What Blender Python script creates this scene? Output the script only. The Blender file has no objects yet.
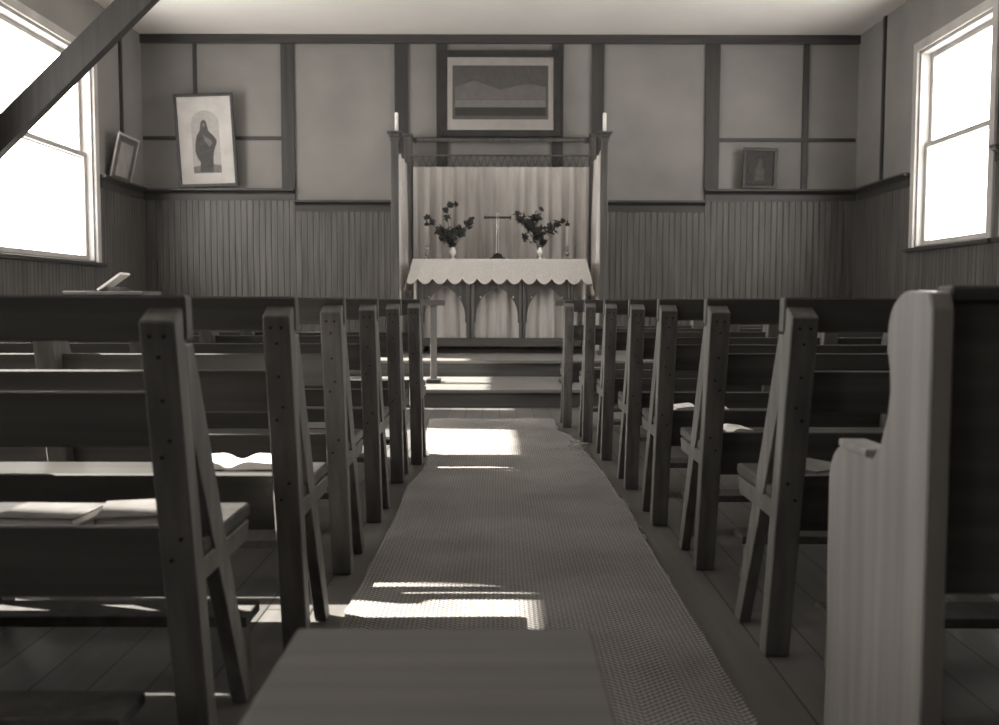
import bpy, bmesh, math, random
from mathutils import Vector, Matrix
random.seed(7)
sc = bpy.context.scene
COL = sc.collection
PI = math.pi

# ---------------------------------------------------------------- camera
EYE = Vector((0.0, 0.0, 0.86))
cd = bpy.data.cameras.new('camera')
cam = bpy.data.objects.new('camera', cd); COL.objects.link(cam)
FPX = 950.0
cd.sensor_width = 36.0; cd.sensor_fit = 'HORIZONTAL'
cd.lens = FPX / 999.0 * 36.0
cd.clip_start = 0.05; cd.clip_end = 200
cam.location = EYE
ROT = Matrix.Rotation(math.radians(90 - 3.7), 3, 'X') @ Matrix.Rotation(math.radians(0.1), 3, 'Z')
cam.rotation_euler = ROT.to_euler()
cd.dof.use_dof = True; cd.dof.focus_distance = 4.2; cd.dof.aperture_fstop = 4.0
sc.camera = cam

def at(px, py, Y):
    d = ROT @ Vector((px - 499.5, -(py - 362.5), -FPX)).normalized()
    return EYE + d * ((Y - EYE.y) / d.y)
def X(px, Y, py=300): return at(px, py, Y).x
def Z(py, Y, px=499): return at(px, py, Y).z

# ---------------------------------------------------------------- world, sun, exposure
sc.view_settings.view_transform = 'Standard'
sc.view_settings.look = 'None'
sc.view_settings.gamma = 1.0
sc.view_settings.exposure = 0.7
SKY = 8.5
SUN = 24.0
w = bpy.data.worlds.new('overcast_sky'); sc.world = w; w.use_nodes = True
bg = w.node_tree.nodes['Background']
bg.inputs['Color'].default_value = (1.0, 0.965, 0.93, 1); bg.inputs['Strength'].default_value = SKY
sd = bpy.data.lights.new('sun', 'SUN'); sd.energy = SUN; sd.angle = math.radians(0.6); sd.color = (1.0, 0.95, 0.87)
so = bpy.data.objects.new('sun', sd); COL.objects.link(so)
so.location = (-12, 12, 12)
so.rotation_euler = Vector((1.0, -0.15, -0.74)).to_track_quat('-Z', 'Y').to_euler()

# room measures
YB = 11.3; YR = -2.6; XW = 4.19; HC = 3.95; TH = 0.16
WINSD = {-1: [(-1.5, -0.8), (2.3, 3.5), (5.3, 6.95), (7.9, 9.9)], 1: [(4.0, 5.3), (6.6, 7.9), (8.2, 9.65)]}  # first left opening is unseen, added behind the camera to brighten near pews
WZD = {-1: 1.27, 1: 1.42}
WZ1 = 3.35
for s in (-1, 1):
    WZ0 = WZD[s]
    for (a, b) in WINSD[s]:
        ld = bpy.data.lights.new('window_portal', 'AREA'); ld.shape = 'RECTANGLE'; ld.size = b - a; ld.size_y = WZ1 - WZ0
        ld.cycles.is_portal = True
        lo = bpy.data.objects.new('window_portal', ld); COL.objects.link(lo)
        lo.location = (s * (XW + TH + 0.02), (a + b) / 2, (WZ0 + WZ1) / 2)
        lo.rotation_euler = Vector((-s, 0, 0)).to_track_quat('-Z', 'Z').to_euler()

# ---------------------------------------------------------------- materials
def T(v): return (min(v, 1), min(v * 0.955, 1), min(v * 0.915, 1), 1)
MATS = {}
def base_mat(name):
    m = bpy.data.materials.new(name); m.use_nodes = True
    MATS[name] = m
    return m, m.node_tree.nodes, m.node_tree.links, m.node_tree.nodes['Principled BSDF']
def mapped(N, L, scale, src='Object', rot=(0, 0, 0)):
    tc = N.new('ShaderNodeTexCoord'); mp = N.new('ShaderNodeMapping')
    mp.inputs['Scale'].default_value = scale; mp.inputs['Rotation'].default_value = rot
    L.new(tc.outputs[src], mp.inputs['Vector']); return mp.outputs['Vector']
def mottled(name, lo, hi, scale=(3, 3, 3), rough=0.7, detail=6, bump=0.0, src='Object', spec=0.3, metallic=0.0):
    m, N, L, P = base_mat(name)
    v = mapped(N, L, scale, src)
    n = N.new('ShaderNodeTexNoise'); n.inputs['Scale'].default_value = 1.0; n.inputs['Detail'].default_value = detail
    L.new(v, n.inputs['Vector'])
    r = N.new('ShaderNodeValToRGB'); r.color_ramp.elements[0].position = 0.3; r.color_ramp.elements[1].position = 0.7
    r.color_ramp.elements[0].color = T(lo); r.color_ramp.elements[1].color = T(hi)
    L.new(n.outputs['Fac'], r.inputs['Fac']); L.new(r.outputs['Color'], P.inputs['Base Color'])
    P.inputs['Roughness'].default_value = rough; P.inputs['Specular IOR Level'].default_value = spec
    P.inputs['Metallic'].default_value = metallic
    if bump:
        b = N.new('ShaderNodeBump'); b.inputs['Strength'].default_value = bump; b.inputs['Distance'].default_value = 0.01
        L.new(n.outputs['Fac'], b.inputs['Height']); L.new(b.outputs['Normal'], P.inputs['Normal'])
    return m
def wood(name, lo, hi, axis='z', rough=0.45, spec=0.4):
    sc_ = {'x': (1.2, 28, 28), 'y': (28, 1.2, 28), 'z': (28, 28, 1.2)}[axis]
    return mottled(name, lo, hi, sc_, rough, 5, 0.08, spec=spec)

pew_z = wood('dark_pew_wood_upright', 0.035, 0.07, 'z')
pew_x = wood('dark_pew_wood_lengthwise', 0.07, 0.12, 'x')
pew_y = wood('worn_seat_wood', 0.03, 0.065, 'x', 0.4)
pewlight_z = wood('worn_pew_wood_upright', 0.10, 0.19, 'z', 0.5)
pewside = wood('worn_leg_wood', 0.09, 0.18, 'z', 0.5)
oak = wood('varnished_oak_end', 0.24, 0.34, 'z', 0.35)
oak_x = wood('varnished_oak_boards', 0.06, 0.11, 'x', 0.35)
dado = wood('varnished_matchboard', 0.05, 0.125, 'z', 0.45)
batten = wood('dark_batten_wood', 0.025, 0.045, 'z', 0.5)
mould = wood('dark_moulding_wood', 0.03, 0.06, 'x', 0.45)
altar_w = wood('altar_frame_wood', 0.05, 0.10, 'z', 0.35)
altar_x = wood('altar_rail_wood', 0.05, 0.09, 'x', 0.35)
step_w = wood('dark_step_wood', 0.05, 0.09, 'x', 0.5)
tread_w = wood('worn_tread_wood', 0.13, 0.22, 'x', 0.45)
stool_w = wood('plain_stool_wood', 0.12, 0.16, 'x', 0.6)
plaster = mottled('pale_wall_lining', 0.19, 0.24, (1.5, 1.5, 1.5), 0.85)
ceilm = mottled('white_ceiling_paint', 0.72, 0.80, (1, 1, 1), 0.9)
casing = mottled('cream_window_paint', 0.35, 0.48, (3, 3, 3), 0.6)
linen = mottled('white_lace_linen', 0.80, 0.93, (60, 60, 60), 0.9, 3, 0.1)
curtain = mottled('pale_dossal_cloth', 0.55, 0.70, (8, 8, 2), 0.9, 4)
frontal = mottled('altar_frontal_cloth', 0.42, 0.55, (8, 8, 2), 0.9, 4)
candlem = mottled('white_wax', 0.7, 0.85, (10, 10, 10), 0.4)
brass = mottled('polished_brass', 0.35, 0.5, (6, 6, 6), 0.25, 3, spec=0.5, metallic=0.85)
darkmetal = mottled('dark_metal', 0.03, 0.06, (6, 6, 6), 0.4, 3, metallic=0.5)
ceramic = mottled('white_glazed_china', 0.75, 0.85, (5, 5, 5), 0.15, 2, spec=0.6)
leafm = mottled('dark_green_leaf', 0.03, 0.07, (20, 20, 20), 0.6)
paper = mottled('white_page_paper', 0.7, 0.85, (30, 30, 30), 0.85, 3)
cover = mottled('dark_book_cloth', 0.05, 0.09, (20, 20, 20), 0.7, 3)
midcover = mottled('faded_book_cloth', 0.09, 0.14, (20, 20, 20), 0.7, 3)
framem = mottled('dark_frame_wood', 0.02, 0.04, (12, 12, 12), 0.4)
matm = mottled('cream_picture_mount', 0.72, 0.82, (10, 10, 10), 0.8)
saintmount = mottled('greyed_picture_mount', 0.42, 0.56, (4, 4, 4), 0.8)
inkdim = mottled('dim_print_ink', 0.07, 0.10, (30, 30, 30), 0.8)
matgrey = mottled('grey_print_paper', 0.26, 0.33, (10, 10, 10), 0.8)
inkdark = mottled('dark_print_ink', 0.035, 0.06, (30, 30, 30), 0.8)
inkmid = mottled('mid_print_ink', 0.14, 0.2, (30, 30, 30), 0.8)
inkpale = mottled('pale_print_ink', 0.34, 0.42, (30, 30, 30), 0.8)
kneelm = mottled('kneeler_covering', 0.07, 0.11, (30, 30, 30), 0.8)
nailm = mottled('black_nail_iron', 0.01, 0.02, (30, 30, 30), 0.5)
fringe = mottled('pale_mat_fringe', 0.35, 0.5, (50, 50, 50), 0.9)

def glass_mat():
    m, N, L, P = base_mat('window_glass')
    N.remove(P)
    t = N.new('ShaderNodeBsdfTransparent'); t.inputs['Color'].default_value = (0.95, 0.95, 0.94, 1)
    g = N.new('ShaderNodeBsdfGlossy'); g.inputs['Roughness'].default_value = 0.05
    n = N.new('ShaderNodeTexNoise'); n.inputs['Scale'].default_value = 3
    f = N.new('ShaderNodeMath'); f.operation = 'MULTIPLY'; f.inputs[1].default_value = 0.08
    L.new(n.outputs['Fac'], f.inputs[0])
    mx = N.new('ShaderNodeMixShader'); L.new(f.outputs[0], mx.inputs['Fac'])
    L.new(t.outputs[0], mx.inputs[1]); L.new(g.outputs[0], mx.inputs[2])
    L.new(mx.outputs[0], N['Material Output'].inputs['Surface'])
    return m
glass = glass_mat()

def picture_glass_mat():
    m, N, L, P = base_mat('picture_glass')
    N.remove(P)
    t = N.new('ShaderNodeBsdfTransparent'); g = N.new('ShaderNodeBsdfGlossy'); g.inputs['Roughness'].default_value = 0.08
    lw = N.new('ShaderNodeFresnel'); lw.inputs['IOR'].default_value = 1.45
    n = N.new('ShaderNodeTexNoise'); n.inputs['Scale'].default_value = 2
    b = N.new('ShaderNodeBump'); b.inputs['Strength'].default_value = 0.02; L.new(n.outputs['Fac'], b.inputs['Height'])
    L.new(b.outputs['Normal'], g.inputs['Normal'])
    mx = N.new('ShaderNodeMixShader'); L.new(lw.outputs[0], mx.inputs['Fac'])
    L.new(t.outputs[0], mx.inputs[1]); L.new(g.outputs[0], mx.inputs[2])
    L.new(mx.outputs[0], N['Material Output'].inputs['Surface'])
    return m
pglass = picture_glass_mat()

def floor_mat():
    m, N, L, P = base_mat('dark_floorboards')
    v = mapped(N, L, (1, 1, 1))
    br = N.new('ShaderNodeTexBrick')
    br.inputs['Scale'].default_value = 1.0; br.inputs['Brick Width'].default_value = 2.6; br.inputs['Row Height'].default_value = 0.13
    br.inputs['Mortar Size'].default_value = 0.003; br.inputs['Color1'].default_value = T(0.10); br.inputs['Color2'].default_value = T(0.15)
    br.inputs['Mortar'].default_value = T(0.03)
    rot = N.new('ShaderNodeMapping'); rot.inputs['Rotation'].default_value = (0, 0, PI / 2)
    L.new(v, rot.inputs['Vector']); L.new(rot.outputs['Vector'], br.inputs['Vector'])
    g = mapped(N, L, (22, 1.0, 22))
    n = N.new('ShaderNodeTexNoise'); n.inputs['Detail'].default_value = 6; n.inputs['Scale'].default_value = 1; L.new(g, n.inputs['Vector'])
    r = N.new('ShaderNodeValToRGB'); r.color_ramp.elements[0].color = (.55, .55, .55, 1); r.color_ramp.elements[1].color = (1.2, 1.2, 1.2, 1)
    L.new(n.outputs['Fac'], r.inputs['Fac'])
    mx = N.new('ShaderNodeMixRGB'); mx.blend_type = 'MULTIPLY'; mx.inputs['Fac'].default_value = 1
    L.new(br.outputs['Color'], mx.inputs['Color1']); L.new(r.outputs['Color'], mx.inputs['Color2'])
    L.new(mx.outputs['Color'], P.inputs['Base Color'])
    P.inputs['Roughness'].default_value = 0.45; P.inputs['Specular IOR Level'].default_value = 0.35
    return m
floor_m = floor_mat()

def mat_weave():
    """coir matting in a zigzag twill"""
    m, N, L, P = base_mat('herringbone_matting')
    tc = N.new('ShaderNodeTexCoord'); sx = N.new('ShaderNodeSeparateXYZ'); L.new(tc.outputs['Object'], sx.inputs[0])
    def M(op, a, b=None, c=None):
        n = N.new('ShaderNodeMath'); n.operation = op
        for i, q in enumerate((a, b, c)):
            if q is None: continue
            if isinstance(q, (int, float)): n.inputs[i].default_value = q
            else: L.new(q, n.inputs[i])
        return n.outputs[0]
    tri = M('PINGPONG', sx.outputs['X'], 0.10)
    ph = M('ADD', M('MULTIPLY', sx.outputs['Y'], 1.0), M('MULTIPLY', tri, 0.75))
    s1 = M('SINE', M('MULTIPLY', ph, 2 * PI / 0.017))
    s2 = M('SINE', M('MULTIPLY', sx.outputs['X'], 2 * PI / 0.0125))
    h = M('ADD', M('MULTIPLY', s1, 0.4), M('MULTIPLY', s2, 0.15))
    h01 = M('ADD', h, 0.5)
    n = N.new('ShaderNodeTexNoise'); n.inputs['Scale'].default_value = 3.0; n.inputs['Detail'].default_value = 8
    L.new(tc.outputs['Object'], n.inputs['Vector'])
    n2 = N.new('ShaderNodeTexNoise'); n2.inputs['Scale'].default_value = 160; L.new(tc.outputs['Object'], n2.inputs['Vector'])
    fac = M('ADD', M('MULTIPLY', h01, 0.65), M('ADD', M('MULTIPLY', M('SUBTRACT', n.outputs['Fac'], 0.5), 0.5), M('MULTIPLY', n2.outputs['Fac'], 0.2)))
    r = N.new('ShaderNodeValToRGB'); r.color_ramp.elements[0].position = 0.05; r.color_ramp.elements[1].position = 0.95
    r.color_ramp.elements[0].color = T(0.09); r.color_ramp.elements[1].color = T(0.44)
    L.new(fac, r.inputs['Fac']); L.new(r.outputs['Color'], P.inputs['Base Color'])
    b = N.new('ShaderNodeBump'); b.inputs['Strength'].default_value = 0.7; b.inputs['Distance'].default_value = 0.004
    L.new(h01, b.inputs['Height']); L.new(b.outputs['Normal'], P.inputs['Normal'])
    P.inputs['Roughness'].default_value = 0.95; P.inputs['Specular IOR Level'].default_value = 0.1
    return m
weave = mat_weave()

# ---------------------------------------------------------------- mesh helpers
def nb(): return bmesh.new()
def box(bm, x0, x1, y0, y1, z0, z1, rot=None, about=None, bev=0.0):
    t = bmesh.new()
    bmesh.ops.create_cube(t, size=1.0)
    for v in t.verts:
        v.co = Vector(((x0 + x1) / 2 + v.co.x * (x1 - x0), (y0 + y1) / 2 + v.co.y * (y1 - y0), (z0 + z1) / 2 + v.co.z * (z1 - z0)))
    if bev > 0: bmesh.ops.bevel(t, geom=t.edges[:], offset=bev, segments=2, affect='EDGES', profile=0.5)
    if rot is not None:
        c = Vector(about) if about is not None else Vector(((x0 + x1) / 2, (y0 + y1) / 2, (z0 + z1) / 2))
        for v in t.verts: v.co = c + rot @ (v.co - c)
    merge(bm, t)
def merge(bm, t):
    me = bpy.data.meshes.new('tmp'); t.to_mesh(me); t.free(); bm.from_mesh(me); bpy.data.meshes.remove(me)
def prism(bm, pts, a0, a1, axis='x', bev=0.0):
    """polygon pts extruded from a0 to a1 along axis; pts are the two other coordinates in x,y,z order"""
    t = bmesh.new()
    def mk(p, a):
        if axis == 'x': return (a, p[0], p[1])
        if axis == 'y': return (p[0], a, p[1])
        return (p[0], p[1], a)
    A = [t.verts.new(mk(p, a0)) for p in pts]; B = [t.verts.new(mk(p, a1)) for p in pts]
    t.faces.new(A); t.faces.new(B[::-1]); n = len(pts)
    for i in range(n): t.faces.new((A[i], B[i], B[(i + 1) % n], A[(i + 1) % n]))
    bmesh.ops.recalc_face_normals(t, faces=t.faces[:])
    if bev > 0: bmesh.ops.bevel(t, geom=t.edges[:], offset=bev, segments=1, affect='EDGES', profile=0.5)
    merge(bm, t)
def tube(bm, p0, p1, r0, r1=None, seg=10):
    p0 = Vector(p0); p1 = Vector(p1); r1 = r0 if r1 is None else r1
    d = p1 - p0; q = d.to_track_quat('Z', 'Y')
    ra = []; rb = []
    for i in range(seg):
        a = 2 * PI * i / seg; e = Vector((math.cos(a), math.sin(a), 0))
        ra.append(bm.verts.new(p0 + q @ (e * r0))); rb.append(bm.verts.new(p1 + q @ (e * r1)))
    bm.faces.new(ra[::-1]); bm.faces.new(rb)
    for i in range(seg): bm.faces.new((ra[i], ra[(i + 1) % seg], rb[(i + 1) % seg], rb[i]))
def lathe(bm, prof, c=(0, 0, 0), seg=20):
    c = Vector(c); rings = []
    for (r, z) in prof:
        rings.append([bm.verts.new(c + Vector((r * math.cos(2 * PI * i / seg), r * math.sin(2 * PI * i / seg), z))) for i in range(seg)])
    for a, b in zip(rings, rings[1:]):
        for i in range(seg): bm.faces.new((a[i], a[(i + 1) % seg], b[(i + 1) % seg], b[i]))
    bm.faces.new(rings[0][::-1]); bm.faces.new(rings[-1])
def obj(name, bm, m, parent=None, smooth=False):
    me = bpy.data.meshes.new(name)
    bmesh.ops.recalc_face_normals(bm, faces=bm.faces[:])
    bm.to_mesh(me); bm.free(); me.materials.append(m)
    if smooth:
        for p in me.polygons: p.use_smooth = True
    o = bpy.data.objects.new(name, me); COL.objects.link(o)
    if parent is not None: o.parent = parent
    return o
def struct(name, bm, m, parent=None):
    o = obj(name, bm, m, parent)
    if parent is None: o['kind'] = 'structure'
    return o
def tag(o, label, cat, group=None):
    o['label'] = label; o['category'] = cat
    if group: o['group'] = group
    return o
def empty(name, loc=(0, 0, 0)):
    o = bpy.data.objects.new(name, None); COL.objects.link(o); o.location = loc; o.empty_display_size = 0.1
    return o
def thing(name, label, cat, loc=(0, 0, 0), group=None):
    return tag(empty(name, loc), label, cat, group)
def copy_tree(root, loc, label, group=None, rz=None):
    r = root.copy(); COL.objects.link(r); r.location = loc
    if rz is not None: r.rotation_euler = (0, 0, rz)
    r['label'] = label
    if group: r['group'] = group
    for ch in list(root.children):
        c = ch.copy(); COL.objects.link(c); c.parent = r
        for g in ch.children:
            d = g.copy(); COL.objects.link(d); d.parent = c
    return r

# ---------------------------------------------------------------- room shell
bm = nb(); box(bm, -XW - TH, XW + TH, YR - TH, YB + TH, -0.12, 0.0); struct('floor', bm, floor_m)
bm = nb(); box(bm, -XW - TH, XW + TH, YR - TH, YB + TH, HC, HC + 0.12); struct('ceiling', bm, ceilm)
# altar-end wall and the wall behind the camera
bm = nb(); box(bm, -XW - TH, XW + TH, YB, YB + TH, 0, HC); struct('wall_back', bm, plaster)
bm = nb()
DX0, DX1, DH = -0.75, 0.75, 2.3
box(bm, -XW - TH, DX0, YR - TH, YR, 0, HC); box(bm, DX1, XW + TH, YR - TH, YR, 0, HC); box(bm, DX0, DX1, YR - TH, YR, DH, HC)
struct('wall_front', bm, plaster)
for s, nm in ((-1, 'wall_left'), (1, 'wall_right')):
    WINS = WINSD[s]; WZ0 = WZD[s]
    bm = nb(); a, b = sorted((s * XW, s * (XW + TH)))
    box(bm, a, b, YR, YB, 0, WZ0); box(bm, a, b, YR, YB, WZ1, HC)
    ys = [YR] + [q for wn in WINS for q in wn] + [YB]
    for i in range(0, len(ys), 2): box(bm, a, b, ys[i], ys[i + 1], WZ0, WZ1)
    struct(nm, bm, plaster)
# door
bm = nb(); box(bm, DX0 + .04, DX1 - .04, YR - .10, YR - .05, 0.01, DH - .04)
for i in range(9): box(bm, DX0 + .06 + i * .155, DX0 + .06 + i * .155 + .14, YR - .05, YR - .04, .03, DH - .06)
d = struct('door_1', bm, dado)
bm = nb(); box(bm, DX0, DX0 + .04, YR - .12, YR + .02, 0, DH); box(bm, DX1 - .04, DX1, YR - .12, YR + .02, 0, DH); box(bm, DX0 + .04, DX1 - .04, YR - .12, YR + .02, DH - .04, DH)
obj('door_frame', bm, batten, d)
bm = nb(); lathe(bm, [(.0, -.0), (.02, 0), (.012, .03), (.03, .05), (.03, .07), (.01, .08)], (0, 0, 0), 14)
h = obj('door_knob', bm, brass, d, True); h.rotation_euler = (-PI / 2, 0, 0); h.location = (.6, YR - .04, 1.0)

# windows: sash windows with pale casings; the rearmost left one is added for fill light
wn_i = 0
for s in (-1, 1):
    WINS = WINSD[s]; WZ0 = WZD[s]
    for (a, b) in WINS:
        wn_i += 1
        r = empty('window_%d' % wn_i, (s * XW, (a + b) / 2, WZ0)); r['kind'] = 'structure'
        hw = (b - a) / 2; H = WZ1 - WZ0
        bm = nb()
        def bx(x0, x1, y0, y1, z0, z1): box(bm, *(sorted((s * x0, s * x1))), y0, y1, z0, z1, bev=.004)
        cw = .09
        bx(-.03, 0, -hw - cw, -hw, -.02, H + cw); bx(-.03, 0, hw, hw + cw, -.02, H + cw); bx(-.03, 0, -hw, hw, H, H + cw)
        bx(0, .14, -hw, -hw + .03, 0, H); bx(0, .14, hw - .03, hw, 0, H); bx(0, .14, -hw + .03, hw - .03, H - .03, H)
        obj('casing', bm, casing, r)
        bm = nb(); box(bm, *(sorted((s * -.07, 0))), -hw - cw - .03, hw + cw + .03, -.06, -.02, bev=.004); obj('window_sill', bm, mould, r)
        for k, (z0, z1, dx) in enumerate(((0.0, H * .53, .06), (H * .50, H - .03, .10))):
            bm = nb()
            def b2(y0, y1, za, zb, t=.03): box(bm, *(sorted((s * dx, s * (dx + t)))), y0, y1, za, zb, bev=.003)
            st = .05
            b2(-hw + .03, -hw + .03 + st, z0, z1); b2(hw - .03 - st, hw - .03, z0, z1)
            b2(-hw + .03 + st, hw - .03 - st, z0, z0 + st); b2(-hw + .03 + st, hw - .03 - st, z1 - st, z1)
            sa = obj('sash', bm, casing, r)
            bm = nb(); box(bm, *(sorted((s * (dx + .012), s * (dx + .016)))), -hw + .03 + st, hw - .03 - st, z0 + st, z1 - st); obj('pane', bm, glass, sa)

# matchboard dado: boards with V joints
def board_run(bm, axis, a0, a1, face, out, z0, z1, step=.07, skip=None):
    """boards from a0..a1 along axis ('x' or 'y'), standing off `face` by .018 in direction out"""
    n = int(round((a1 - a0) / step)); st = (a1 - a0) / n; d = .018 * out; g = .0035
    for i in range(n):
        p0 = a0 + i * st; p1 = p0 + st
        pts = [(p0, face), (p1, face), (p1, face + d * .55), (p1 - g, face + d), (p0 + g, face + d), (p0, face + d * .55)]
        if axis == 'x': prism(bm, pts, z0, z1, 'z')
        else: prism(bm, [(q, p) for p, q in pts], z0, z1, 'z')
YD = YB - .018
Zhi0, Zhi1 = Z(201, YB), Z(189.5, YB)      # side bays ledge
Zlo0, Zlo1 = Z(212, YB), Z(201, YB)        # centre bays moulding
xa, xb = X(291, YB), X(709, YB)
bm = nb(); board_run(bm, 'x', -XW, xa + .07, YB, -1, 0, Zhi0); struct('trim_1', bm, dado)
bm = nb(); board_run(bm, 'x', xa + .07, xb - .07, YB, -1, 0, Zlo0); struct('trim_2', bm, dado)
bm = nb(); board_run(bm, 'x', xb - .07, XW, YB, -1, 0, Zhi0); struct('trim_3', bm, dado)
def moulding(name, x0, x1, z0, z1):
    bm = nb(); h = z1 - z0
    prism(bm, [(YB, z0), (YB - .028, z0), (YB - .028, z0 + h * .55), (YB - .045, z0 + h * .7), (YB - .10, z1 - .025), (YB - .10, z1), (YB, z1)], x0, x1, 'x'); struct(name, bm, mould)
moulding('trim_4', -XW, xa + .07, Zhi0, Zhi1)
moulding('trim_5', xa + .07, xb - .07, Zlo0, Zlo1)
moulding('trim_6', xb - .07, XW, Zhi0, Zhi1)
# vertical and horizontal battens of the lining
ti = 7
def vb(p0, p1, z0, z1=HC, t=.03, m=batten):
    global ti
    bm = nb(); box(bm, X(p0, YB), X(p1, YB), YB - t, YB, z0, z1, bev=.003); struct('trim_%d' % ti, bm, m); ti += 1
def hb(p0, p1, py0, py1, t=.022):
    global ti
    bm = nb(); box(bm, X(p0, YB), X(p1, YB), YB - t, YB, Z(py1, YB), Z(py0, YB), bev=.002); struct('trim_%d' % ti, bm, batten); ti += 1
vb(284, 297, Zhi1); vb(396, 409, Zlo1); vb(437, 448, Zlo1); vb(551, 562, Zlo1); vb(590, 602, Zlo1); vb(702, 716, Zhi1)
vb(197.5, 201, Zhi1, t=.02); vb(798, 804, Zhi1, t=.02)
hb(147, 284, 137, 140.5); hb(409, 437, 137.5, 141); hb(448, 551, 137.5, 141); hb(562, 590, 137.5, 141); hb(716, 851, 138, 141.5)
bm = nb(); box(bm, -XW, XW, YB - .05, YB, HC - .10, HC, bev=.005); struct('trim_%d' % ti, bm, mould); ti += 1
# side-wall dado, ledge and lining battens
for s in (-1, 1):
    WINS = WINSD[s]; WZ0 = WZD[s]
    bm = nb()
    edges = [YR] + [q for wn in WINS for q in (wn[0] - .12, wn[1] + .12)] + [YB - .02]
    for i in range(0, len(edges), 2):
        board_run(bm, 'y', edges[i], edges[i + 1], s * XW, -s, 0, Zhi0)
    for wn in WINS: board_run(bm, 'y', wn[0] - .12, wn[1] + .12, s * XW, -s, 0, WZ0 - .06)
    struct('trim_%d' % ti, bm, dado); ti += 1
    bm = nb()
    for i in range(0, len(edges), 2):
        h = Zhi1 - Zhi0
        prism(bm, [(s * XW, Zhi0), (s * (XW - .03), Zhi0), (s * (XW - .03), Zhi0 + h * .55), (s * (XW - .08), Zhi1 - .02), (s * (XW - .08), Zhi1), (s * XW, Zhi1)], edges[i], edges[i + 1] - (.10 if i == len(edges) - 2 else 0), 'y')
    struct('trim_%d' % ti, bm, mould); ti += 1
    bm = nb()
    for i in range(0, len(edges), 2):
        y0, y1 = edges[i], edges[i + 1]
        n = 1 if y1 - y0 < 2 else 2
        for k in range(1, n + 1):
            yc = y0 + (y1 - y0) * k / (n + 1)
            box(bm, *(sorted((s * XW, s * (XW - .02)))), yc - .03, yc + .03, Zhi1, HC)
    struct('trim_%d' % ti, bm, batten); ti += 1
# dark knee brace at the upper left, from wall post up to the ceiling
yb_ = 7.95
bm = nb()
pA = at(53, 103, yb_); pB = at(84, 72, yb_)
dirv = (pB - pA).normalized()
lo = pA - dirv * ((pA.x + XW) / dirv.x) if dirv.x else pA
hi = pA + dirv * ((HC - pA.z) / dirv.z)
prism(bm, [(lo.x, lo.z), (hi.x, HC), (hi.x - .30, HC), (-XW, lo.z + .30)], yb_ - .05, yb_ + .05, 'y'); struct('trim_%d' % ti, bm, batten); ti += 1

# ---------------------------------------------------------------- chancel steps (full width of the room)
S1, S2 = 7.62, 8.92
H1 = Z(389.5, S1); H2 = Z(360.5, S2)
bm = nb(); box(bm, -XW + .02, XW - .02, S1 + .03, YB - .02, 0, H1 - .03); o = struct('lower_chancel_step', bm, step_w)
bm = nb(); box(bm, -XW + .02, XW - .02, S1, S2 + .03, H1 - .03, H1, bev=.006); obj('tread', bm, tread_w, o)
bm = nb(); box(bm, -XW + .02, XW - .02, S2 + .03, YB - .02, H1 - .03, H2 - .03); o = struct('upper_chancel_step', bm, step_w)
bm = nb(); box(bm, -XW + .02, XW - .02, S2, YB - .02, H2 - .03, H2, bev=.006); obj('tread', bm, tread_w, o)

# ---------------------------------------------------------------- aisle matting
L_ = [(-.42, .6), (-.42, 2.6), (-.41, 3.7), (-.425, 4.3), (-.385, 4.75), (-.385, 5.3), (-.45, 5.6), (-.505, 6.85)]
R_ = [(.52, .6), (.52, 2.4), (.53, 3.9), (.51, 4.9), (.468, 5.55), (.455, 6.0), (.385, 6.2), (.395, 6.85)]
def interp(P, y):
    for (x0, y0), (x1, y1) in zip(P, P[1:]):
        if y <= y1: return x0 + (x1 - x0) * (y - y0) / (y1 - y0)
    return P[-1][0]
bm = nb(); NY = 160; NX = 12; grid = []
for j in range(NY + 1):
    y = .6 + (6.85 - .6) * j / NY
    a = interp(L_, y) + random.uniform(-.004, .004); b = interp(R_, y) + random.uniform(-.006, .006)
    row = []
    for i in range(NX + 1):
        u = i / NX; zz = .012 + .003 * math.sin(y * 5 + u * 3) * math.sin(u * PI)
        row.append(bm.verts.new((a + (b - a) * u, y, zz)))
    grid.append(row)
for j in range(NY):
    for i in range(NX): bm.faces.new((grid[j][i], grid[j][i + 1], grid[j + 1][i + 1], grid[j + 1][i]))
ext = bmesh.ops.extrude_face_region(bm, geom=bm.faces[:])
for v in ext['geom']:
    if isinstance(v, bmesh.types.BMVert): v.co.z = .001
mat_o = thing('aisle_mat', 'long herringbone woven coir mat running up the aisle to the steps', 'mat')
obj('matting', bm, weave, mat_o)
bm = nb()
for k in range(150):
    y = random.uniform(5.0, 6.2) if k % 2 else random.uniform(3.3, 6.8)
    x = interp(R_, y)
    p = Vector((x - .005, y, .012)); q = p + Vector((random.uniform(.008, .022), random.uniform(-.03, .03), -.006))
    tube(bm, p, q, .002, .001, 4)
for k in range(40):
    x = random.uniform(.43, .485) ; y = random.uniform(5.4, 5.75)
    p = Vector((x, y, .015)); q = p + Vector((random.uniform(-.05, .05), random.uniform(-.04, .04), .006))
    tube(bm, p, q, .003, .002, 4)
fr = obj('frayed_edge', bm, fringe, mat_o); fr['kind'] = 'stuff'; fr['label'] = 'pale frayed threads along the right edge'

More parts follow.
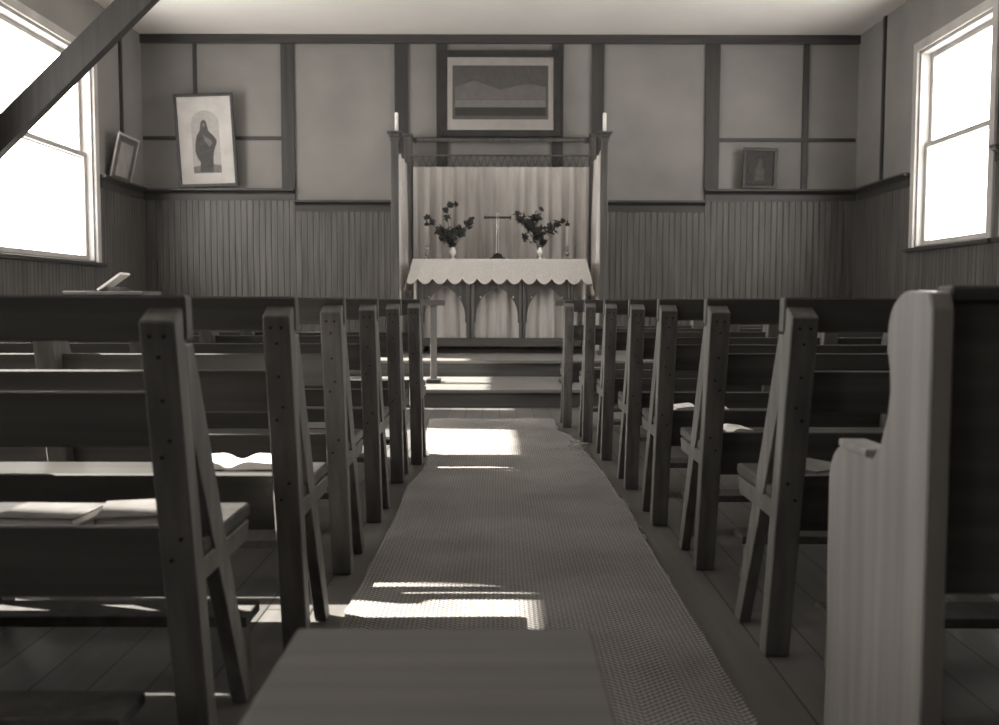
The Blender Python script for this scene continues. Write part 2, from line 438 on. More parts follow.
# ---------------------------------------------------------------- pews
PL = 1.76
def make_pew(s, name, label, nails=False):
    r = thing(name, label, 'pew')
    def px(bm, pts, x0, x1, bev=.003): prism(bm, pts, *(sorted((s * x0, s * x1))), 'x', bev)
    rk = .19   # rake of the back
    def yl(z): return .025 + (.85 - z) * rk
    for k, x0 in enumerate((0.0, PL / 2 - .03, PL - .06)):
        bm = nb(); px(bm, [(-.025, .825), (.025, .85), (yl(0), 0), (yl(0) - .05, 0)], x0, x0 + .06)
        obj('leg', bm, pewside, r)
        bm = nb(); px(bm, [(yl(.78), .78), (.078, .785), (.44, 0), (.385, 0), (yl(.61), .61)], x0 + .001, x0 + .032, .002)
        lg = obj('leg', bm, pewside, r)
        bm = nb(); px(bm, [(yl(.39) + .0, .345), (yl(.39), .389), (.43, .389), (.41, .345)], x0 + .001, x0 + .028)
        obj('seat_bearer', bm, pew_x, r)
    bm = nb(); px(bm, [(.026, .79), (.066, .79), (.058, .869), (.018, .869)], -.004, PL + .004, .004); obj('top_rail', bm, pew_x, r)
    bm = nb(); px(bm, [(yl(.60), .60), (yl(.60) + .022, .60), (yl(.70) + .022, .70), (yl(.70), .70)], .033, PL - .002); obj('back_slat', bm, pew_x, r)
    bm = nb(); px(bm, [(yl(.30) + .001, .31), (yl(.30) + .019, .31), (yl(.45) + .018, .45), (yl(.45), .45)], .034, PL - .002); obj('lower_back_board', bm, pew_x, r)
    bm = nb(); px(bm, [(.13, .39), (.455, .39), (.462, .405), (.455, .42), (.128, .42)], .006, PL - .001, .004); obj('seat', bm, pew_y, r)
    if nails:
        for (dx, z) in ((.018, .80), (.042, .80), (.03, .765), (.03, .69), (.024, .62), (.04, .59), (.02, .44), (.04, .40)):
            bm = nb(); yy = -.025 + (.825 - z) * rk
            tube(bm, (s * dx, yy - .003, z), (s * dx, yy + .004, z), .0035, .0035, 8); obj('nail_head', bm, nailm, r)
    return r
left = [(1.60, .54, 'dark open-backed bench pew, nearest on the left of the aisle'),
        (2.12, .464, 'second-nearest dark pew on the left of the aisle, open book on its seat'),
        (2.80, .465, 'third pew back on the left of the aisle, with pale knotty nailed post'),
        (3.50, .456, 'fourth pew counting away from the viewer on the left of the aisle'),
        (4.30, .452, 'fifth pew on the left, second from the communion rail'),
        (4.82, .405, 'farthest left-hand pew, closest to the altar steps')]
right = [(2.12, .645, 'open-backed pew with pale splayed legs, just beyond the curved-end pew'),
         (2.86, .63, 'second open-backed pew on the right of the aisle, small book on seat'),
         (3.46, .585, 'third open-backed pew on the right of the aisle, open book on seat'),
         (4.17, .575, 'fourth open-backed pew on the right of the aisle'),
         (4.95, .55, 'fifth open-backed pew on the right of the aisle'),
         (5.60, .505, 'right-hand pew second from the altar steps'),
         (6.28, .43, 'farthest right-hand pew, its post close to the altar steps')]
def kneeler(s):
    r = thing('kneeler', '', 'kneeler')
    bm = nb(); box(bm, *(sorted((0, s * 1.5))), -.06, .06, .13, .155, bev=.004); obj('kneeling_board', bm, kneelm, r)
    for xx in (0.02, .74, 1.45):
        bm = nb(); prism(bm, [(-.05, 0), (.05, 0), (.035, .13), (-.035, .13)], *(sorted((s * xx, s * (xx + .025)))), 'x'); obj('support', bm, pewlight_z, r)
    return r
for s, rows, nm in ((-1, left, 'left'), (1, right, 'right')):
    for i, (D, xe, lab) in enumerate(rows):
        if i == 0:
            p = make_pew(s, 'bench_pew', lab, True); p.location = (s * xe, D, 0); p['group'] = 'open bench pews in rows'; kn = kneeler(s); k = kn
        else:
            q = copy_tree(p, (s * xe, D, 0), lab, 'open bench pews in rows')
            k = copy_tree(kn, (0, 0, 0), '')
        if s == -1 and i == 2:
            for ch in q.children:      # the pale knotty post
                if ch.name.startswith('leg') and abs(ch.data.vertices[0].co.x) < .07 and ch.data.vertices[0].co.x < .001 and ch.data.materials[0] == pewside and ch.data.vertices[0].co.y < .2 and not 'seen' in q:
                    ch.data = ch.data.copy(); ch.data.materials[0] = pewlight_z; ch['label'] = 'pale knotty aisle post'; q['seen'] = 1
        k.location = (s * (xe + .10), D + .02, 0)
        k['label'] = 'low kneeling bench at the foot of the ' + ('nearest', 'second', 'third', 'fourth', 'fifth', 'sixth', 'seventh')[i] + ' open pew on the ' + nm
        k['group'] = 'kneelers behind the pews'

# curved-end pew, near right
r = thing('curved_end_pew', 'varnished pew with tall curved solid end panel at near right', 'pew', (.655, 1.44, 0))
prof = [(0, 0), (0, .85), (.012, .875), (.085, .878)]
prof += [(.085 + .08 * math.sin(a), .808 + .07 * math.cos(a)) for a in [i * PI / 2 / 6 for i in range(1, 7)]]
prof += [(.163, .775), (.152, .745), (.148, .71), (.156, .67), (.18, .62), (.215, .585), (.35, .588)]
prof += [(.35 + .08 * math.sin(a), .508 + .08 * math.cos(a)) for a in [i * PI / 2 / 6 for i in range(1, 7)]]
prof += [(.43, .35), (.42, .18), (.43, 0)]
for x0 in (0, 2.1):
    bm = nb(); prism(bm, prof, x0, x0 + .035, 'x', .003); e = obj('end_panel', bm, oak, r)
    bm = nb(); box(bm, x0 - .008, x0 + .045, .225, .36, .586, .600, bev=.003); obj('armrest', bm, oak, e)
bm = nb()
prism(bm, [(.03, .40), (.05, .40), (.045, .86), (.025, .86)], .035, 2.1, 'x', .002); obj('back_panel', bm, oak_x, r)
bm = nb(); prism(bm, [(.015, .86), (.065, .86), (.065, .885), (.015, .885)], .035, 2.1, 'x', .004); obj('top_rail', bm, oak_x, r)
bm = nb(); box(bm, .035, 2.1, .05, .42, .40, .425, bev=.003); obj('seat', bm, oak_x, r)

# ---------------------------------------------------------------- books and papers
def open_book(name, label, loc, w=.16, h=.20, rz=0, group='books left on the pews', thick=.014):
    r = thing(name, label, 'book', loc, group); r.rotation_euler = (0, 0, rz)
    bm = nb(); box(bm, -w - .004, w + .004, -h / 2 - .004, h / 2 + .004, 0, .004, bev=.001); obj('book_cover', bm, cover, r)
    bm = nb()
    for s in (-1, 1):
        pts = [(0, .004)] + [(s * w * t, .004 + thick * (1.6 * math.sin(min(t * 2.2, 1) * PI / 2) - .7 * t)) for t in [k / 10 for k in range(0, 11)]] + [(s * w, .004)]
        pts[1] = (0, .009)
        prism(bm, pts, -h / 2, h / 2, 'y')
    obj('pages', bm, paper, r)
    return r
def closed_book(name, label, loc, w, h, t, rz=0, m=cover, group='books left on the pews'):
    r = thing(name, label, 'book', loc, group); r.rotation_euler = (0, 0, rz)
    bm = nb(); box(bm, -w / 2, w / 2, -h / 2, h / 2, 0, .003); box(bm, -w / 2, w / 2, -h / 2, h / 2, t - .003, t); box(bm, -w / 2, -w / 2 + .003, -h / 2, h / 2, .003, t - .003)
    obj('book_cover', bm, m, r)
    bm = nb(); box(bm, -w / 2 + .004, w / 2 - .006, -h / 2 + .005, h / 2 - .005, .0031, t - .0031); obj('pages', bm, paper, r)
    return r
SZ = .4205
open_book('open_book', 'large open book with curling white pages on the second left pew', (-.70, 2.50, SZ), .125, .14, 0, thick=.016)
closed_book('hymn_book', 'thick pale-edged book on the third left pew seat', (-.60, 3.08, SZ), .12, .15, .035, .1, midcover)
closed_book('hymn_book', 'thin faded book on the sixth left pew near the steps', (-.60, 5.06, SZ), .12, .15, .03, .2, midcover)
open_book('open_book', 'open book lying on the third right-hand pew', (.80, 3.76, SZ), .10, .15, -.1, thick=.02)
open_book('open_book', 'small open book lying on the second right-hand pew', (.75, 3.16, SZ), .08, .13, .1, thick=.015)
closed_book('hymn_book', 'dark closed book on the seat of the nearest open pew on the right', (.79, 2.42, SZ), .14, .20, .025, .5, midcover)
closed_book('hymn_book', 'white-paged book on the sixth right-hand pew', (.62, 5.86, SZ), .12, .15, .03, .0, midcover)
closed_book('hymn_book', 'wedge of faded book on the nearest left pew, beside its post', (-.72, 1.86, SZ), .13, .16, .03, .25, midcover)
closed_book('hymn_book', 'wide grey folder lying flat on the nearest left pew, at the left', (-.90, 1.88, SZ), .17, .14, .02, -.05, midcover)

# ---------------------------------------------------------------- stool right before the camera
r = thing('wooden_stool', 'low plain square-topped wooden stool standing on the aisle mat, close to the viewer', 'stool', (-.07, 1.0, .0155))
bm = nb(); box(bm, -.19, .19, -.15, .20, .395, .425, bev=.006); obj('seat', bm, stool_w, r)
for sx in (-1, 1):
    for yy in (-.11, .15):
        bm = nb(); box(bm, sx * .15 - .02, sx * .15 + .02, yy - .02, yy + .02, 0, .395, bev=.003); obj('leg', bm, stool_w, r)
for yy in (-.11, .15):
    bm = nb(); box(bm, -.13, .13, yy - .01, yy + .01, .33, .39); obj('apron', bm, stool_w, r)
for sx in (-1, 1):
    bm = nb(); box(bm, sx * .15 - .01, sx * .15 + .01, -.09, .13, .33, .39); obj('apron', bm, stool_w, r)

# ---------------------------------------------------------------- communion rails
def comm_rail(label, x_in, x_out, Y):
    s = 1 if x_out > 0 else -1
    r = thing('communion_rail', label, 'rail', (x_in, Y, H1), 'communion rails either side of the opening')
    L = abs(x_out - x_in); top = .87 - H1
    bm = nb(); box(bm, *(sorted((0, s * L))), -.045, .045, top - .05, top, bev=.006); obj('handrail', bm, pew_x, r)
    n = 4
    for i in range(n):
        xx = s * (.10 + (L - .16) * i / (n - 1))
        bm = nb(); box(bm, xx - .027, xx + .027, -.02, .02, .03, top - .05, bev=.003); p = obj('post', bm, pewlight_z, r)
        bm = nb(); box(bm, xx - .06, xx + .06, -.10, .10, 0, .03, bev=.005); obj('foot', bm, pew_z, p)
comm_rail('left communion rail ending by the central opening, on the lower step', X(445, 8.3), -3.4, 8.3)
comm_rail('right communion rail ending by the central opening, on the lower step', X(555, 8.3), 3.4, 8.3)

# ---------------------------------------------------------------- altar
AY = 10.0
ax0, ax1 = X(413, AY), X(586, AY); axc = (ax0 + ax1) / 2; AW = (ax1 - ax0)
ztop = Z(259, AY)
r = thing('altar', 'wooden altar with pointed-arch open front standing on the top step', 'altar', (0, 0, 0))
AD = .62
bm = nb(); box(bm, ax0 + .01, ax1 - .01, AY + .01, AY + AD, ztop - .05, ztop - .006, bev=.004); obj('table_top', bm, altar_x, r)
zr1, zr0 = Z(338, AY), Z(346.5, AY)
bm = nb(); box(bm, ax0 + .05, ax1 - .05, AY + .03, AY + .075, zr0, zr1, bev=.004); obj('bottom_rail', bm, altar_x, r)
zf = H2
divs = [(417, 423), (466, 474.5), (519, 526), (568, 574)]
for (p0, p1) in divs:
    x0, x1 = X(p0, AY), X(p1, AY); wd = x1 - x0
    bm = nb()
    box(bm, x0, x1, AY + .035, AY + .07, zf if p0 in (417, 568) else zr1, ztop - .05)
    tube(bm, (x0 + wd * .25, AY + .03, zr1), (x0 + wd * .25, AY + .03, ztop - .06), wd * .2, seg=10)
    tube(bm, (x0 + wd * .78, AY + .03, zr1), (x0 + wd * .78, AY + .03, ztop - .06), wd * .2, seg=10)
    obj('leg', bm, altar_w, r)
for p in (0, 3):
    x0, x1 = X(divs[p][0], AY), X(divs[p][1], AY)
    bm = nb(); box(bm, x0, x1, AY + AD - .08, AY + AD - .03, zf, ztop - .05, bev=.003); obj('leg', bm, altar_w, r)
# pointed arches between the uprights
for k in range(3):
    x0 = X(divs[k][1], AY); x1 = X(divs[k + 1][0], AY); xc = (x0 + x1) / 2; hw = (x1 - x0) / 2
    zs = Z(318, AY); za = Z(286, AY); zt = ztop - .05; RR = 1.0
    def arc(t): # t 0 spring .. 1 apex, returns distance in from the side and height
        a = t * 1.1; return (1 - math.cos(a)) / (1 - math.cos(1.1)), math.sin(a) / math.sin(1.1)
    for s in (-1, 1):
        xe = xc + s * hw
        curve = [(xe - s * hw * arc(t / 10)[0], zs + (za - zs) * arc(t / 10)[1]) for t in range(11)]
        pts = [(xe, zs - .05)] + [(xe - s * .012, zs - .05)] + [(c[0] - s * .012 * (1 - i / 10), c[1]) for i, c in enumerate(curve)] + [(xc, zt), (xe, zt)]
        bm = nb(); prism(bm, pts, AY + .04, AY + .062, 'y'); o = obj('arch_spandrel', bm, altar_w, r)
        # carved cusp knobs catching light
        bm = nb(); q = curve[5]; lathe(bm, [(.0, -.012), (.010, -.008), (.013, 0), (.010, .008), (0.0, .012)], (q[0], AY + .035, q[1] + .02), 10); obj('carved_boss', bm, brass, o, True)
def folds(bm, p0, p1, z0, z1, amp, wl, nz=24, taper=0.0, seed=0, zt=None):
    """hanging cloth from p0 to p1 (x,y) between z0 (bottom) and z1 (top)"""
    rnd = random.Random(seed); p0 = Vector(p0); p1 = Vector(p1); L = (p1 - p0).length; n = int(L / wl * 12); d = (p1 - p0).normalized(); nrm = Vector((-d.y, d.x))
    ph = [rnd.uniform(0, 6) for _ in range(4)]
    rows = []
    for j in range(nz + 1):
        v = j / nz; z = z1 + (z0 - z1) * v; row = []
        for i in range(n + 1):
            u = i / n; sl = u * L
            q = sl * 2 * PI / wl
            off = amp * (.35 + .65 * min(1, v * 3)) * (math.sin(q + .6 * math.sin(sl * 3.1 + ph[0]) * 2 + .5 * v) * .7 + .45 * math.sin(q * .47 + ph[1] + v * .6) + .2 * math.sin(q * 1.9 + ph[2]))
            pt = p0 + d * sl + nrm * off
            row.append(bm.verts.new((pt.x, pt.y, z)))
        rows.append(row)
    for a, b in zip(rows, rows[1:]):
        for i in range(n): bm.faces.new((a[i], a[i + 1], b[i + 1], b[i]))
bm = nb(); folds(bm, (ax0 + .08, AY + .15), (ax1 - .08, AY + .15), zr0 + .02, ztop - .055, .02, .13, seed=3); o = obj('frontal_curtain', bm, frontal, r, True)

# altar cloth: flat top, front drop with scallops, side drops
c = nb()
zc = ztop
fl = .06
def sheet(bm, fn, nu, nv):
    g = [[bm.verts.new(fn(i / nu, j / nv)) for i in range(nu + 1)] for j in range(nv + 1)]
    for a, b in zip(g, g[1:]):
        for i in range(nu): bm.faces.new((a[i], a[i + 1], b[i + 1], b[i]))
sheet(c, lambda u, v: (ax0 + AW * u, AY - .01 + (AD + .02) * v, zc + .001), 30, 6)
NS = 12.5
zdrop = Z(280.5, AY); sc_h = Z(279, AY) - Z(285, AY)
def front(u, v):
    bot = zdrop - sc_h * abs(math.sin(PI * (u * NS + .25)))**.8 + sc_h * .35
    z = zc + .001 + (bot - zc) * v
    x = axc + (u - .5) * (AW + v * .13)
    y = AY - .01 - v * .025 - .006 * math.sin(u * 40) * v
    return (x, y, z)
sheet(c, front, 260, 8)
zside = Z(293, AY)
for s in (-1, 1):
    xe = ax0 if s < 0 else ax1
    def side(u, v, s=s, xe=xe):
        y = AY - .01 + (AD + .02) * u
        bot = zside + (.05 if s < 0 else 0) - .03 * abs(math.sin(PI * (u * 4 + .5)))
        return (xe + s * (.085 * v + .01 * math.sin(u * 14) * v), y - (.03 * v if u < .3 else 0), zc + .001 + (bot - zc) * v)
    sheet(c, side, 60, 8)
    # inner fall of the cloth hanging straight, below the corner
    def fall(u, v, s=s, xe=xe): return (xe - s * (.005 + .03 * u), AY - .004 + .005 * math.sin(u * 6), zdrop - .01 + (Z(300 if s < 0 else 332, AY) - zdrop) * v)
    sheet(c, fall, 6, 8)
bmesh.ops.solidify(c, geom=c.faces[:], thickness=.003)
tag(obj('altar_cloth', c, linen, None, True), 'white lace-edged cloth with scalloped hem draped over the altar', 'cloth')

# things on the altar
zt_ = ztop + .0015 + .002
def candlestick(label, px_):
    x = X(px_, AY + .3)
    r = thing('candlestick', label, 'candlestick', (x, AY + .3, zt_), 'candlesticks on the altar')
    bm = nb(); lathe(bm, [(.038, 0), (.04, .012), (.015, .025), (.012, .04), (.024, .055), (.024, .07), (.010, .085), (.012, .10), (.024, .115), (.012, .13), (.012, .14)], (0, 0, 0), 18); obj('stick', bm, brass, r, True)
    bm = nb(); lathe(bm, [(.017, .14), (.017, .36), (.012, .365)], (0, 0, 0), 14); obj('candle', bm, candlem, r, True)
    bm = nb(); lathe(bm, [(.016, .362), (.026, .375), (.028, .385), (.010, .40), (.004, .43)], (0, 0, 0), 14); obj('wick_cap', bm, darkmetal, r, True)
candlestick('tall candlestick with white candle at the left end of the altar', 427)
candlestick('tall candlestick with white candle at the right end of the altar', 567)
def vase(label, px_, seed, blobs):
    rnd = random.Random(seed); Y = AY + .22; x = X(px_, Y)
    r = thing('flower_vase', label, 'vase', (x, Y, zt_), 'vases of foliage on the altar')
    bm = nb(); lathe(bm, [(.028, 0), (.028, .008), (.010, .02), (.012, .035), (.034, .065), (.036, .085), (.020, .115), (.026, .128), (.022, .126)], (0, 0, 0), 18); obj('vase_body', bm, ceramic, r, True)
    st = nb(); lf = nb()
    for (bx_, by_, rad, n) in blobs:
        w = at(bx_, by_, Y); c0 = Vector((w.x - x, 0, w.z - zt_))
        tube(st, (0, 0, .10), c0 * .6 + Vector((0, 0, .04)), .003, .002, 5); tube(st, c0 * .6 + Vector((0, 0, .04)), c0, .002, .001, 5)
        for _ in range(int(n * 1.5)):
            o = Vector((rnd.gauss(0, .5), rnd.gauss(0, .6), rnd.gauss(0, .5))) * rad
            p = c0 + o; sz = rnd.uniform(.016, .034)
            a = Vector((rnd.uniform(-1, 1), rnd.uniform(-1, 1), rnd.uniform(-1, 1))).normalized(); b = a.orthogonal().normalized()
            vs = [lf.verts.new(p - a * sz), lf.verts.new(p + b * sz * .5 + a.cross(b) * .004), lf.verts.new(p + a * sz), lf.verts.new(p - b * sz * .5)]
            lf.faces.new(vs)
    obj('stems', st, leafm, r); f = obj('leaves', lf, leafm, r); f['kind'] = 'stuff'
vase('white vase of dark foliage with one tall curling sprig, left of the cross', 453, 1,
     [(449, 236, .07, 130), (460, 232, .06, 80), (440, 231, .05, 60), (468, 224, .04, 40), (471, 220, .025, 16), (447, 218, .03, 24), (446, 210, .025, 24), (450, 205, .022, 24), (456, 204, .018, 14), (432, 222, .03, 22), (427, 217, .022, 20), (452, 244, .03, 30)])
vase('white vase of broad dark foliage on the altar, right of the cross', 540, 2,
     [(538, 233, .07, 150), (530, 225, .06, 110), (521, 219, .045, 70), (517, 214, .025, 22), (536, 218, .045, 60), (541, 209, .018, 14), (550, 229, .05, 60), (557, 224, .03, 30), (563, 221, .02, 16), (525, 237, .03, 30), (543, 242, .03, 40)])
# cross
Yc = AY + .30; xcx = X(497.5, Yc)
r = thing('altar_cross', 'slender standing cross on a dark base at the altar centre', 'cross', (xcx, Yc, zt_))
bm = nb(); prism(bm, [(-.085, 0), (.085, 0), (.085, .02), (.055, .03), (.045, .055), (.02, .07), (-.02, .07), (-.045, .055), (-.055, .03), (-.085, .02)], -.04, .04, 'y'); obj('base', bm, darkmetal, r)
bm = nb(); box(bm, -.012, .012, -.008, .008, .07, .50, bev=.003); obj('upright', bm, brass, r)
bm = nb(); zz = Z(217.5, Yc) - zt_; box(bm, -.14, .14, -.0078, .0078, zz - .012, zz + .012, bev=.003)
for sx in (-1, 1): box(bm, sx * .14 - .006, sx * .14 + .006, -.009, .009, zz - .022, zz + .022, bev=.003)
obj('crossbar', bm, darkmetal, r)

# ---------------------------------------------------------------- riddel posts and curtains around the altar
RY = 9.9
zpt = Z(132, RY); XP = .5 * (X(603, RY) - X(395.5, RY)); XPc = .5 * (X(603, RY) + X(395.5, RY))
for s, nm in ((-1, 'left'), (1, 'right')):
    xp = XPc + s * XP
    r = thing('curtain_post', 'slim dark capped post at the front, %s of the altar' % nm, 'post', (xp, RY, H2), 'posts framing the altar')
    hh = zpt - H2
    bm = nb(); box(bm, -.038, .038, -.038, .038, .03, hh - .06, bev=.006); obj('shaft', bm, altar_w, r)
    bm = nb(); box(bm, -.055, .055, -.055, .055, 0, .05, bev=.006); obj('foot', bm, altar_w, r)
    bm = nb(); box(bm, -.055, .055, -.055, .055, hh - .05, hh - .02, bev=.004); box(bm, -.075, .075, -.075, .075, hh - .02, hh, bev=.004); box(bm, -.045, .045, -.045, .045, hh - .10, hh - .05, bev=.004); obj('capital', bm, altar_w, r)
    c_ = thing('candle', 'short white candle standing on the cap of the %s altar post' % nm, 'candle', (xp - (.0 if s > 0 else -.02), RY, zpt + .0005), 'candles on the post tops')
    bm = nb(); lathe(bm, [(.019, 0), (.018, .19), (.010, .195)], (0, 0, 0), 14); obj('wax', bm, candlem, c_, True)
    bm = nb(); tube(bm, (0, 0, .194), (.002, 0, .208), .0015, seg=6); obj('wick', bm, nailm, c_)
    # rear post against the wall
    xr0, xr1 = (X(405, 11.15), X(413, 11.15)) if s < 0 else (X(588.5, 11.15), X(594, 11.15))
    r2 = thing('curtain_post', 'dark rear post against the wall behind the %s end of the altar' % nm, 'post', ((xr0 + xr1) / 2, 11.15, H2), 'posts framing the altar')
    hw = (xr1 - xr0) / 2; h2 = Z(137, 11.15) - H2
    bm = nb(); box(bm, -hw, hw, -.045, .045, 0, h2, bev=.005); obj('shaft', bm, altar_w, r2)
    bm = nb(); box(bm, -hw - .015, hw + .015, -.06, .06, h2, h2 + .03, bev=.005); obj('capital', bm, altar_w, r2)
    zrod = zpt - .14
    r3 = thing('side_curtain', 'pale curtain hung on a rail running back from the %s altar post' % nm, 'curtain', (0, 0, 0), 'pale curtains round the altar')
    bm = nb(); tube(bm, (xp, RY + .04, zrod), (xp, 11.09, zrod), .011); obj('curtain_rail', bm, altar_w, r3, True)
    bm = nb(); folds(bm, (xp, RY + .06), (xp, 11.05), H2 + .02, zrod - .012, .04, .16, seed=11 + s); obj('drape', bm, curtain, r3, True)
# dossal
DY = 11.08
dx0, dx1 = X(413, DY), X(589, DY)
r = thing('dossal_curtain', 'wide pale gathered curtain hanging on the wall behind the altar', 'curtain', (0, 0, 0), 'pale curtains round the altar')
zrd = Z(155.5, DY); zhd = Z(167, DY)
bm = nb(); tube(bm, (dx0 - .03, DY, zrd), (dx1 + .03, DY, zrd), .011); obj('curtain_rail', bm, altar_w, r, True)
bm = nb(); folds(bm, (dx0 + .01, DY), (dx1 - .01, DY), H2 + .02, zhd, .034, .135, nz=30, seed=5); obj('drape', bm, curtain, r, True)
bm = nb(); n = 26
for i in range(n):
    xa_ = dx0 + (dx1 - dx0) * i / n; xb_ = dx0 + (dx1 - dx0) * (i + 1) / n; xm = (xa_ + xb_) / 2
    tube(bm, (xa_, DY, zhd), (xm, DY, zrd), .0035, seg=5); tube(bm, (xm, DY, zrd), (xb_, DY, zhd), .0035, seg=5)
obj('hanging_cords', bm, mould, r)['kind'] = 'stuff'
# upper cross rail between the rear posts
r = thing('cross_rail', 'dark horizontal rail spanning above the dossal curtain', 'rail', (0, 0, 0))
z1_ = Z(138, 11.15) ; 
bm = nb(); box(bm, X(416, 11.15), X(586, 11.15), 11.13, 11.16, z1_ - .045, z1_ - .005, bev=.004); obj('bar', bm, altar_w, r)
for s in (416, 586):
    bm = nb(); xx = X(s, 11.15); box(bm, xx - .02, xx + .02, 11.125, 11.165, z1_ - .055, z1_ + .0, bev=.004); obj('end_bracket', bm, darkmetal, r)

# ---------------------------------------------------------------- pictures
def picture(name, label, loc, w, h, fw, mount, mat_w, tilt=0.0, rz=0.0, roll=0.0, fmat=framem, art=None, mount_mat=matm, cat='picture', glassy=True):
    """bottom centre at loc, faces -y, leaning back by tilt"""
    r = thing(name, label, cat, loc); r.rotation_euler = (-tilt, roll, rz)
    bm = nb(); d = .025
    box(bm, -w / 2, w / 2, -d, 0, 0, fw, bev=.004); box(bm, -w / 2, w / 2, -d, 0, h - fw, h, bev=.004)
    box(bm, -w / 2, -w / 2 + fw, -d, 0, fw, h - fw, bev=.004); box(bm, w / 2 - fw, w / 2, -d, 0, fw, h - fw, bev=.004)
    obj('frame', bm, fmat, r)
    bm = nb(); box(bm, -w / 2 + fw, w / 2 - fw, -.010, -.002, fw, h - fw); obj('mount', bm, mount_mat, r)
    if art: art(r, w, h)
    if glassy:
        bm = nb(); box(bm, -w / 2 + fw, w / 2 - fw, -.019, -.017, fw, h - fw); obj('picture_glass', bm, pglass, r)
    return r
def flat(bm, pts, y0, y1): prism(bm, pts, y1, y0, 'y')
def saint(r, w, h):
    pw, z0, z1 = w * .235, h * .15, h * .82
    pts = [(-pw, z0), (pw, z0), (pw, z1 - pw)] + [(pw * math.cos(a), z1 - pw + pw * math.sin(a)) for a in [PI * k / 14 for k in range(1, 14)]] + [(-pw, z1 - pw)]
    bm = nb(); flat(bm, pts, -.010, -.0112); p = obj('print', bm, inkpale, r)
    bm = nb(); flat(bm, [(-pw, z0), (pw, z0), (pw, z0 + .08 * h), (pw * .2, z0 + .10 * h), (-pw, z0 + .07 * h)], -.0112, -.0118); obj('printed_ground', bm, inkmid, p)
    cx = -.02 * w; k = h
    fig = [(-.10, .16), (-.03, .165), (.10, .155), (.12, .20), (.125, .30), (.14, .38), (.19, .46), (.20, .50), (.14, .555), (.07, .60), (.055, .655), (.04, .70), (.0, .725), (-.045, .70), (-.06, .655), (-.07, .61), (-.13, .55), (-.16, .46), (-.165, .38), (-.13, .31), (-.09, .27)]
    bm = nb(); flat(bm, [(cx + a * w * 1.02, b * k) for a, b in fig], -.0118, -.0126); f = obj('robed_figure', bm, inkdim, p)
    bm = nb(); flat(bm, [(cx + a * w * 1.02, b * k) for a, b in [(-.02, .56), (.10, .50), (.13, .47), (.07, .43), (.0, .50)]], -.0126, -.0130); obj('pale_mantle_fold', bm, inkmid, f)
    bm = nb(); flat(bm, [(cx + .0 * w + .02 * w * math.cos(a), .665 * k + .022 * k * math.sin(a)) for a in [2 * PI * q / 12 for q in range(12)]], -.0126, -.0130); obj('face', bm, inkmid, f)
PY = 11.20
pb = at(209.5, 189.5, PY)
wd = (at(239, 180, PY).x - at(180, 180, PY).x) * 1.0; ht = Z(97, PY) - Z(189.5, PY)
picture('framed_print', 'tall framed print of a robed standing figure with cream mount on the left ledge', (pb.x, PY, Zhi1 + .012), wd, ht, .035, None, .1, tilt=-.06, roll=-.035, art=saint, glassy=False, mount_mat=saintmount)
def dusky(r, w, h):
    bm = nb(); box(bm, -w * .30, w * .30, -.012, -.010, h * .16, h * .84); p = obj('print', bm, inkdark, r)
    bm = nb(); flat(bm, [(a * w, b * h) for a, b in [(-.14, .2), (.14, .2), (.12, .48), (.05, .58), (.06, .68), (0, .76), (-.06, .68), (-.05, .58), (-.12, .48)]], -.012, -.0127); obj('dim_figure', bm, inkdim, p)
pb = at(758.5, 189.5, PY)
picture('framed_print', 'small dark framed picture standing on the right-hand ledge', (pb.x, PY, Zhi1 + .003), X(776, PY) - X(742, PY), Z(149, PY) - Z(189.5, PY), .04, None, .05, tilt=-.05, roll=.02, art=dusky, mount_mat=inkdark, glassy=False)
def landscape(r, w, h):
    a0, a1, b0, b1 = -w / 2 + .135, w / 2 - .135, .20, h - .17
    bm = nb(); box(bm, a0, a1, -.012, -.010, b0, b1); p = obj('print', bm, inkmid, r)
    H = b1 - b0
    bm = nb(); box(bm, a0 + .03, a1 - .03, -.0126, -.012, b0 + .04, b0 + H * .22); obj('dark_foreground', bm, inkdark, p)
    bm = nb(); box(bm, a0 + .03, a1 - .03, -.0126, -.012, b0 + H * .225, b0 + H * .36); obj('pale_water', bm, inkpale, p)
    bm = nb(); flat(bm, [(a0 + .03, b0 + H * .37), (a1 - .03, b0 + H * .37), (a1 - .03, b0 + H * .6), (a1 - .25, b0 + H * .66), (0, b0 + H * .55), (a0 + .25, b0 + H * .72), (a0 + .03, b0 + H * .6)], -.012, -.0126); obj('distant_hills', bm, matgrey, p)
zb = Z(137, PY)
picture('framed_picture', 'large framed landscape picture with wide pale mount hung above the altar', (X(500, PY), PY - .01, zb), X(558.5, PY) - X(441, PY), Z(50, PY) - zb, .075, None, .1, tilt=.05, art=landscape)
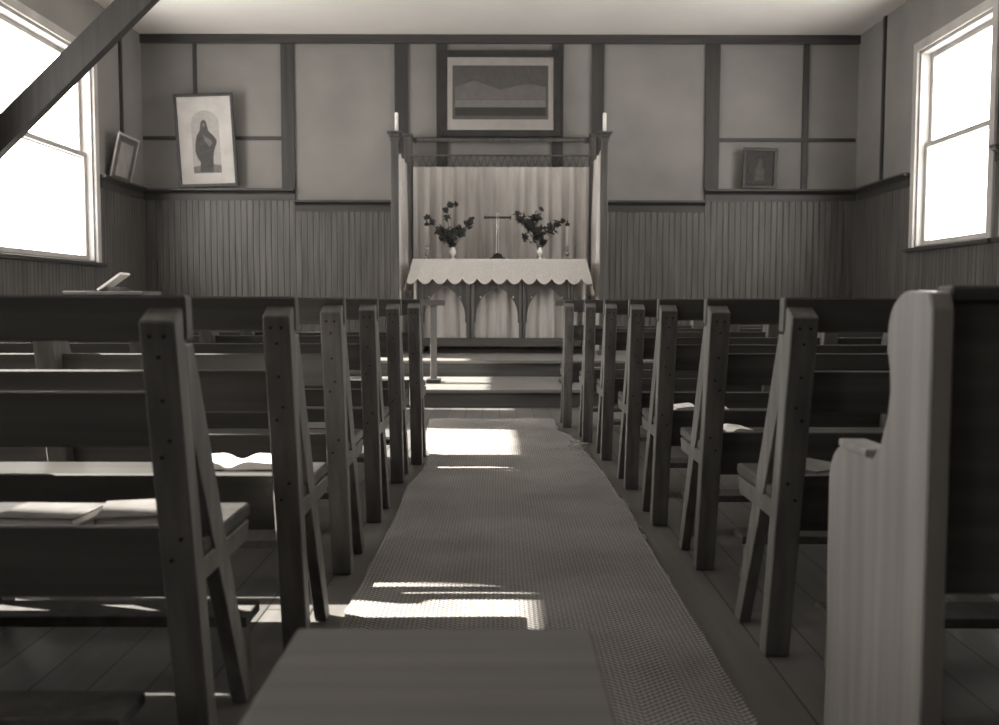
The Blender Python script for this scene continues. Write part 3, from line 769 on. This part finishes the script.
# tilted notice on the left wall
nx = -XW + .03
r = thing('notice_board', 'small pale-edged notice hanging askew on the left wall by the corner', 'notice', (nx + .06, 10.47, Z(160, 10.47)))
r.rotation_euler = (0, math.radians(13), 0)
bm = nb(); box(bm, -.0, .012, -.29, .29, -.26, .26, bev=.002); obj('card', bm, midcover, r)
bm = nb()
for (a, b, c_, d_) in ((-.29, .29, .235, .26), (-.29, .29, -.26, -.235), (-.29, -.265, -.235, .235), (.265, .29, -.235, .235)): box(bm, .012, .02, a, b, c_, d_)
obj('border', bm, casing, r)
bm = nb(); box(bm, .012, .015, -.17, .17, -.19, .17); obj('sheet', bm, matgrey, r)

# ---------------------------------------------------------------- low cabinet with an open music book by the left wall
cy = 7.1
cxa, cxb = X(62, cy), X(143, cy); zc_ = Z(291, cy, 100)
r = thing('low_cabinet', 'dark low cabinet near the left wall beneath the window, beyond the pews', 'cabinet', ((cxa + cxb) / 2, cy + .2, 0))
hw = (cxb - cxa) / 2
bm = nb(); box(bm, -hw + .02, hw - .02, -.18, .18, .06, zc_ - .03, bev=.004); obj('body', bm, pew_x, r)
bm = nb(); box(bm, -hw, hw, -.2, .2, zc_ - .03, zc_, bev=.006); obj('top', bm, pew_x, r)
bm = nb(); box(bm, -hw + .04, hw - .04, -.16, .16, 0, .06); obj('plinth', bm, pew_x, r)
for s in (-1, 1):
    bm = nb(); box(bm, *(sorted((s * .008, s * (hw - .04)))), -.195, -.18, .09, zc_ - .06, bev=.004); dd = obj('door', bm, pew_z, r)
    bm = nb(); lathe(bm, [(.006, 0), (.006, .01), (.012, .015), (.012, .02), (.0, .025)], (0, 0, 0), 10); kk = obj('knob', bm, brass, dd, True); kk.rotation_euler = (PI / 2, 0, 0); kk.location = (s * .05, -.195, zc_ * .6)
b_ = X(100, cy)
q = thing('music_book', 'pale book propped at a slant on the low cabinet by the left window', 'book', (X(104, cy), cy + .15, zc_ + .001))
Rm = Matrix.Rotation(math.radians(-34), 3, 'Y')
bm = nb(); box(bm, -.11, .11, -.09, .09, 0, .018, rot=Matrix.Rotation(math.radians(-35), 3, 'Y'), about=(.11, 0, 0), bev=.002)
mn = min(v.co.z for v in bm.verts)
for v in bm.verts: v.co.z -= mn
obj('pages', bm, paper, q)
bm = nb(); box(bm, .0, .10, -.08, .08, 0, .03, bev=.002); obj('supporting_block', bm, cover, q)
